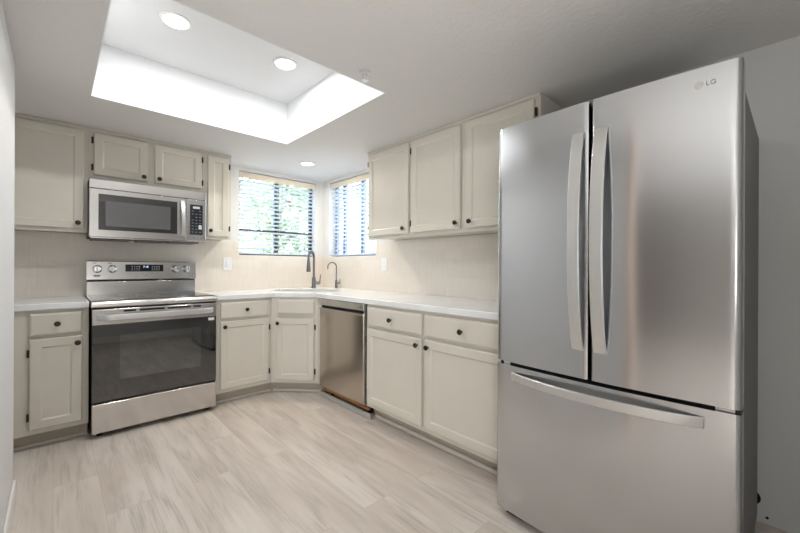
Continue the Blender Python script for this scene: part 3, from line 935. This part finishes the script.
# hinge covers and lower hinges
for x0_, x1_ in ((0.012, 0.085), (FW - 0.085, FW - 0.012)):
    bm = bmesh.new()
    prof = [(0.070, 1.738), (0.070, 1.776), (0.105, 1.776), (0.205, 1.746), (0.205, 1.738)]
    loft(bm, [[(x, y, z) for y, z in prof] for x in (x0_, x1_)]); obj('hinge_cover', bm, M['black'], fr, bev=0.003)
    obj('lower_hinge', B(x0_ + 0.02 if x0_ < 0.1 else x1_ - 0.05, x0_ + 0.05 if x0_ < 0.1 else x1_ - 0.004, 0.012, 0.06, 0.7095, 0.7215), M['satin'], fr)
# emblem and letters, top right of the right door
ex, ez = 0.738, 1.733
bm = bmesh.new(); lathe(bm, [(0.012, 0), (0.012, 0.0015), (0.0095, 0.0018)], (ex, fy(ex) + 0.0006, ez), '-Y', 24); obj('emblem', bm, M['logo'], dr_, smooth=True)
text_mesh('emblem_letters', 'LG', 0.021, M['logo_faint'], dr_, (ex + 0.030, fy(ex + 0.030) - 0.001, ez), (R(90), 0, math.atan(2 * BUL / (FW / 2) * 0.85)), 0.0008)

# ------------------------------------------------------------------ small wall and ceiling fittings
def wall_plate(label, loc, rotz, kind):
    t = thing('wall_plate', label, 'wall plate', loc, rotz, 'white wall plates on the backsplash')
    pl = obj('plate', B(-0.0405, 0.0405, -0.006, -0.0001, -0.062, 0.062), M['plate'], t, bev=0.003)
    ins = obj('insert', B(-0.017, 0.017, -0.009, -0.0061, -0.034, 0.034), M['plate'], t, bev=0.0015)
    if kind == 'outlet':
        for z in (-0.019, 0.019):
            obj('slots', boxes([(-0.007, -0.005, -0.0095, -0.0085, z - 0.004, z + 0.004), (0.005, 0.007, -0.0095, -0.0085, z - 0.004, z + 0.004)]), M['slot'], ins)
    else:
        obj('rocker', B(-0.012, 0.012, -0.012, -0.0091, -0.028, 0.028), M['plate'], ins, bev=0.002)
    return t
wall_plate('white switch plate on the backsplash left of the window', (-1.098, -0.0091, 1.171), 0, 'switch')
wall_plate('white outlet plate on the backsplash under the right wall cabinets', (-0.0091, -1.132, 1.171), R(-90), 'outlet')

def downlight(label, x, y, z, r_, lens, watts, color):
    t = thing('recessed_light', label, 'ceiling light', (x, y, z), 0, 'recessed ceiling lights')
    bm = bmesh.new(); lathe(bm, [(r_, 0), (r_, -0.004), (r_ - 0.006, -0.008), (r_ - 0.016, -0.006), (r_ - 0.016, 0)], seg=40); obj('trim_ring', bm, M['trim'], t, smooth=True)
    bm = bmesh.new(); lathe(bm, [(r_ - 0.0165, -0.0005), (r_ - 0.0165, -0.005)], seg=40); obj('lens', bm, lens, t)
    d = bpy.data.lights.new('downlight_glow', 'AREA'); d.shape = 'DISK'; d.size = 2 * (r_ - 0.02); d.energy = watts; d.color = color
    o = bpy.data.objects.new('downlight_glow', d); COL.objects.link(o); o.parent = t; o.location = (0, 0, -0.012)
    return t
downlight('round recessed light in the ceiling tray, nearer the left wall', -1.862, -1.529, TZ - 0.0045, 0.078, M['lens'], DOWNLIGHT_W, (1, 0.98, 0.95))
downlight('round recessed light in the ceiling tray, nearer the window', -1.239, -1.545, TZ - 0.0045, 0.078, M['lens'], DOWNLIGHT_W, (1, 0.98, 0.95))
downlight('round recessed light in the low ceiling above the sink', -0.543, -0.590, CZ - 0.0005, 0.075, M['soffit_lens'], SOFFIT_W, (1, 0.9, 0.75))

sp = thing('fire_sprinkler', 'small metal pendent fire sprinkler beside the ceiling tray', 'sprinkler', (-1.172, -2.314, CZ - 0.0005))
bm = bmesh.new(); lathe(bm, [(0.030, 0), (0.030, -0.004), (0.020, -0.008), (0.012, -0.008)], seg=24); obj('escutcheon', bm, M['satin'], sp, smooth=True)
bm = bmesh.new(); lathe(bm, [(0.011, -0.005), (0.011, -0.022), (0.006, -0.024), (0.004, -0.036)], seg=12); obj('nozzle', bm, M['satin'], sp, smooth=True)
bm = bmesh.new()
for s_ in (-1, 1): tube(bm, [(s_ * 0.011, 0, -0.020), (s_ * 0.015, 0, -0.030), (s_ * 0.004, 0, -0.044)], 0.0025, 6)
obj('yoke', bm, M['satin'], sp, smooth=True)
bm = bmesh.new(); lathe(bm, [(0.019, -0.043), (0.019, -0.045), (0.004, -0.046)], seg=16); obj('deflector', bm, M['satin'], sp)

# supply-line hole in the wall beside the refrigerator, with a stray screw below it
bm = bmesh.new(); lathe(bm, [(0.034, 0.0005), (0.034, 0.003), (0.026, 0.004)], (0, 0, 0), '-Y', 24)
o = obj('pipe_escutcheon', bm, M['gasket_shade']); o.location = (0, -3.703, 0.105); o.rotation_euler = (0, 0, R(-90))
tag(o, 'round black hole cover low on the wall behind the refrigerator', 'hole cover')
bm = bmesh.new(); lathe(bm, [(0.006, 0.0005), (0.005, 0.004)], (0, 0, 0), '-Y', 10)
o = obj('wall_screw', bm, M['gasket_shade']); o.location = (0, -3.757, 0.030); o.rotation_euler = (0, 0, R(-90))
tag(o, 'tiny dark screw low on the wall beside the refrigerator', 'screw')

# ------------------------------------------------------------------ outside the windows
structure(obj('ground', B(-8, 22, 0.16, 22, -0.12, -0.02), M['soil']))
structure(obj('ground_side', B(0.16, 22, -8, 0.159, -0.12, -0.02), M['soil']))
o = obj('garden_wall', boxes([(-6, 5.6, 7.5, 7.7, -0.02, 1.9), (-6, 5.6, 7.46, 7.74, 1.9, 1.98)]), M['garden_wall'])
tag(o, 'pale block garden wall outside the left window', 'wall')
def tree(label, x, y, h, rad, n, seed):
    rnd = random.Random(seed)
    t = thing('tree', label, 'tree', (x, y, -0.02), 0, 'trees outside the window')
    bm = bmesh.new()
    tube(bm, [(0, 0, 0), (0.03, 0.02, h * 0.4), (-0.05, 0, h * 0.8)], [0.11, 0.08, 0.03], 8)
    for k in range(5):
        a = k * 1.3
        tube(bm, [(0.02, 0.01, h * (0.3 + 0.08 * k)), (math.cos(a) * rad * 0.6, math.sin(a) * rad * 0.6, h * (0.5 + 0.09 * k))], [0.035, 0.012], 6)
    obj('trunk', bm, M['bark'], t)
    bm = bmesh.new()
    clumps = [(rnd.gauss(0, rad * 0.42), rnd.gauss(0, rad * 0.42), h * rnd.uniform(0.32, 1.0)) for _ in range(46)]
    for i in range(n):
        c = clumps[i % len(clumps)]
        p = Vector((rnd.gauss(c[0], rad * 0.17), rnd.gauss(c[1], rad * 0.17), rnd.gauss(c[2], rad * 0.17)))
        if p.z < 0.4: continue
        s_ = rnd.uniform(0.03, 0.06)
        q = Euler((rnd.uniform(-1, 1), rnd.uniform(-1, 1), rnd.uniform(0, 6.28))).to_matrix()
        vs = [bm.verts.new(p + q @ Vector(v)) for v in ((-s_ * 1.6, 0, 0), (0, -s_ * 0.7, 0.01), (s_ * 1.6, 0, 0), (0, s_ * 0.7, 0.01))]
        bm.faces.new(vs)
    obj('foliage', bm, M['leaf'], t)
    return t
tree('leafy yellow-green tree seen through the middle of the left window', 1.3, 3.4, 3.3, 0.95, 5200, 1)
tree('leafy tree seen at the right edge of the left window', 2.4, 5.7, 3.6, 0.95, 5200, 2)
tree('leafy tree seen at the left edge of the left window', -0.4, 5.9, 2.9, 0.9, 4200, 3)
hs = thing('neighbour_house', 'pinkish stucco neighbour house seen through the right window', 'house', (11.0, 4.5, -0.02))
hw = obj('wall', B(-2.2, 3.5, -7.5, 5.5, 0, 2.7), M['stucco'], hs)
bm = bmesh.new(); loft(bm, [[(-2.7, y, 2.7), (0.65, y, 3.35), (4.0, y, 2.7)] for y in (-8, 6)]); obj('roof', bm, M['roof'], hs)
for y in (-4.0, -1.0, 2.4):
    o = obj('window', B(-2.24, -2.19, y - 0.5, y + 0.5, 1.0, 2.1), M['pale_frame'], hs)
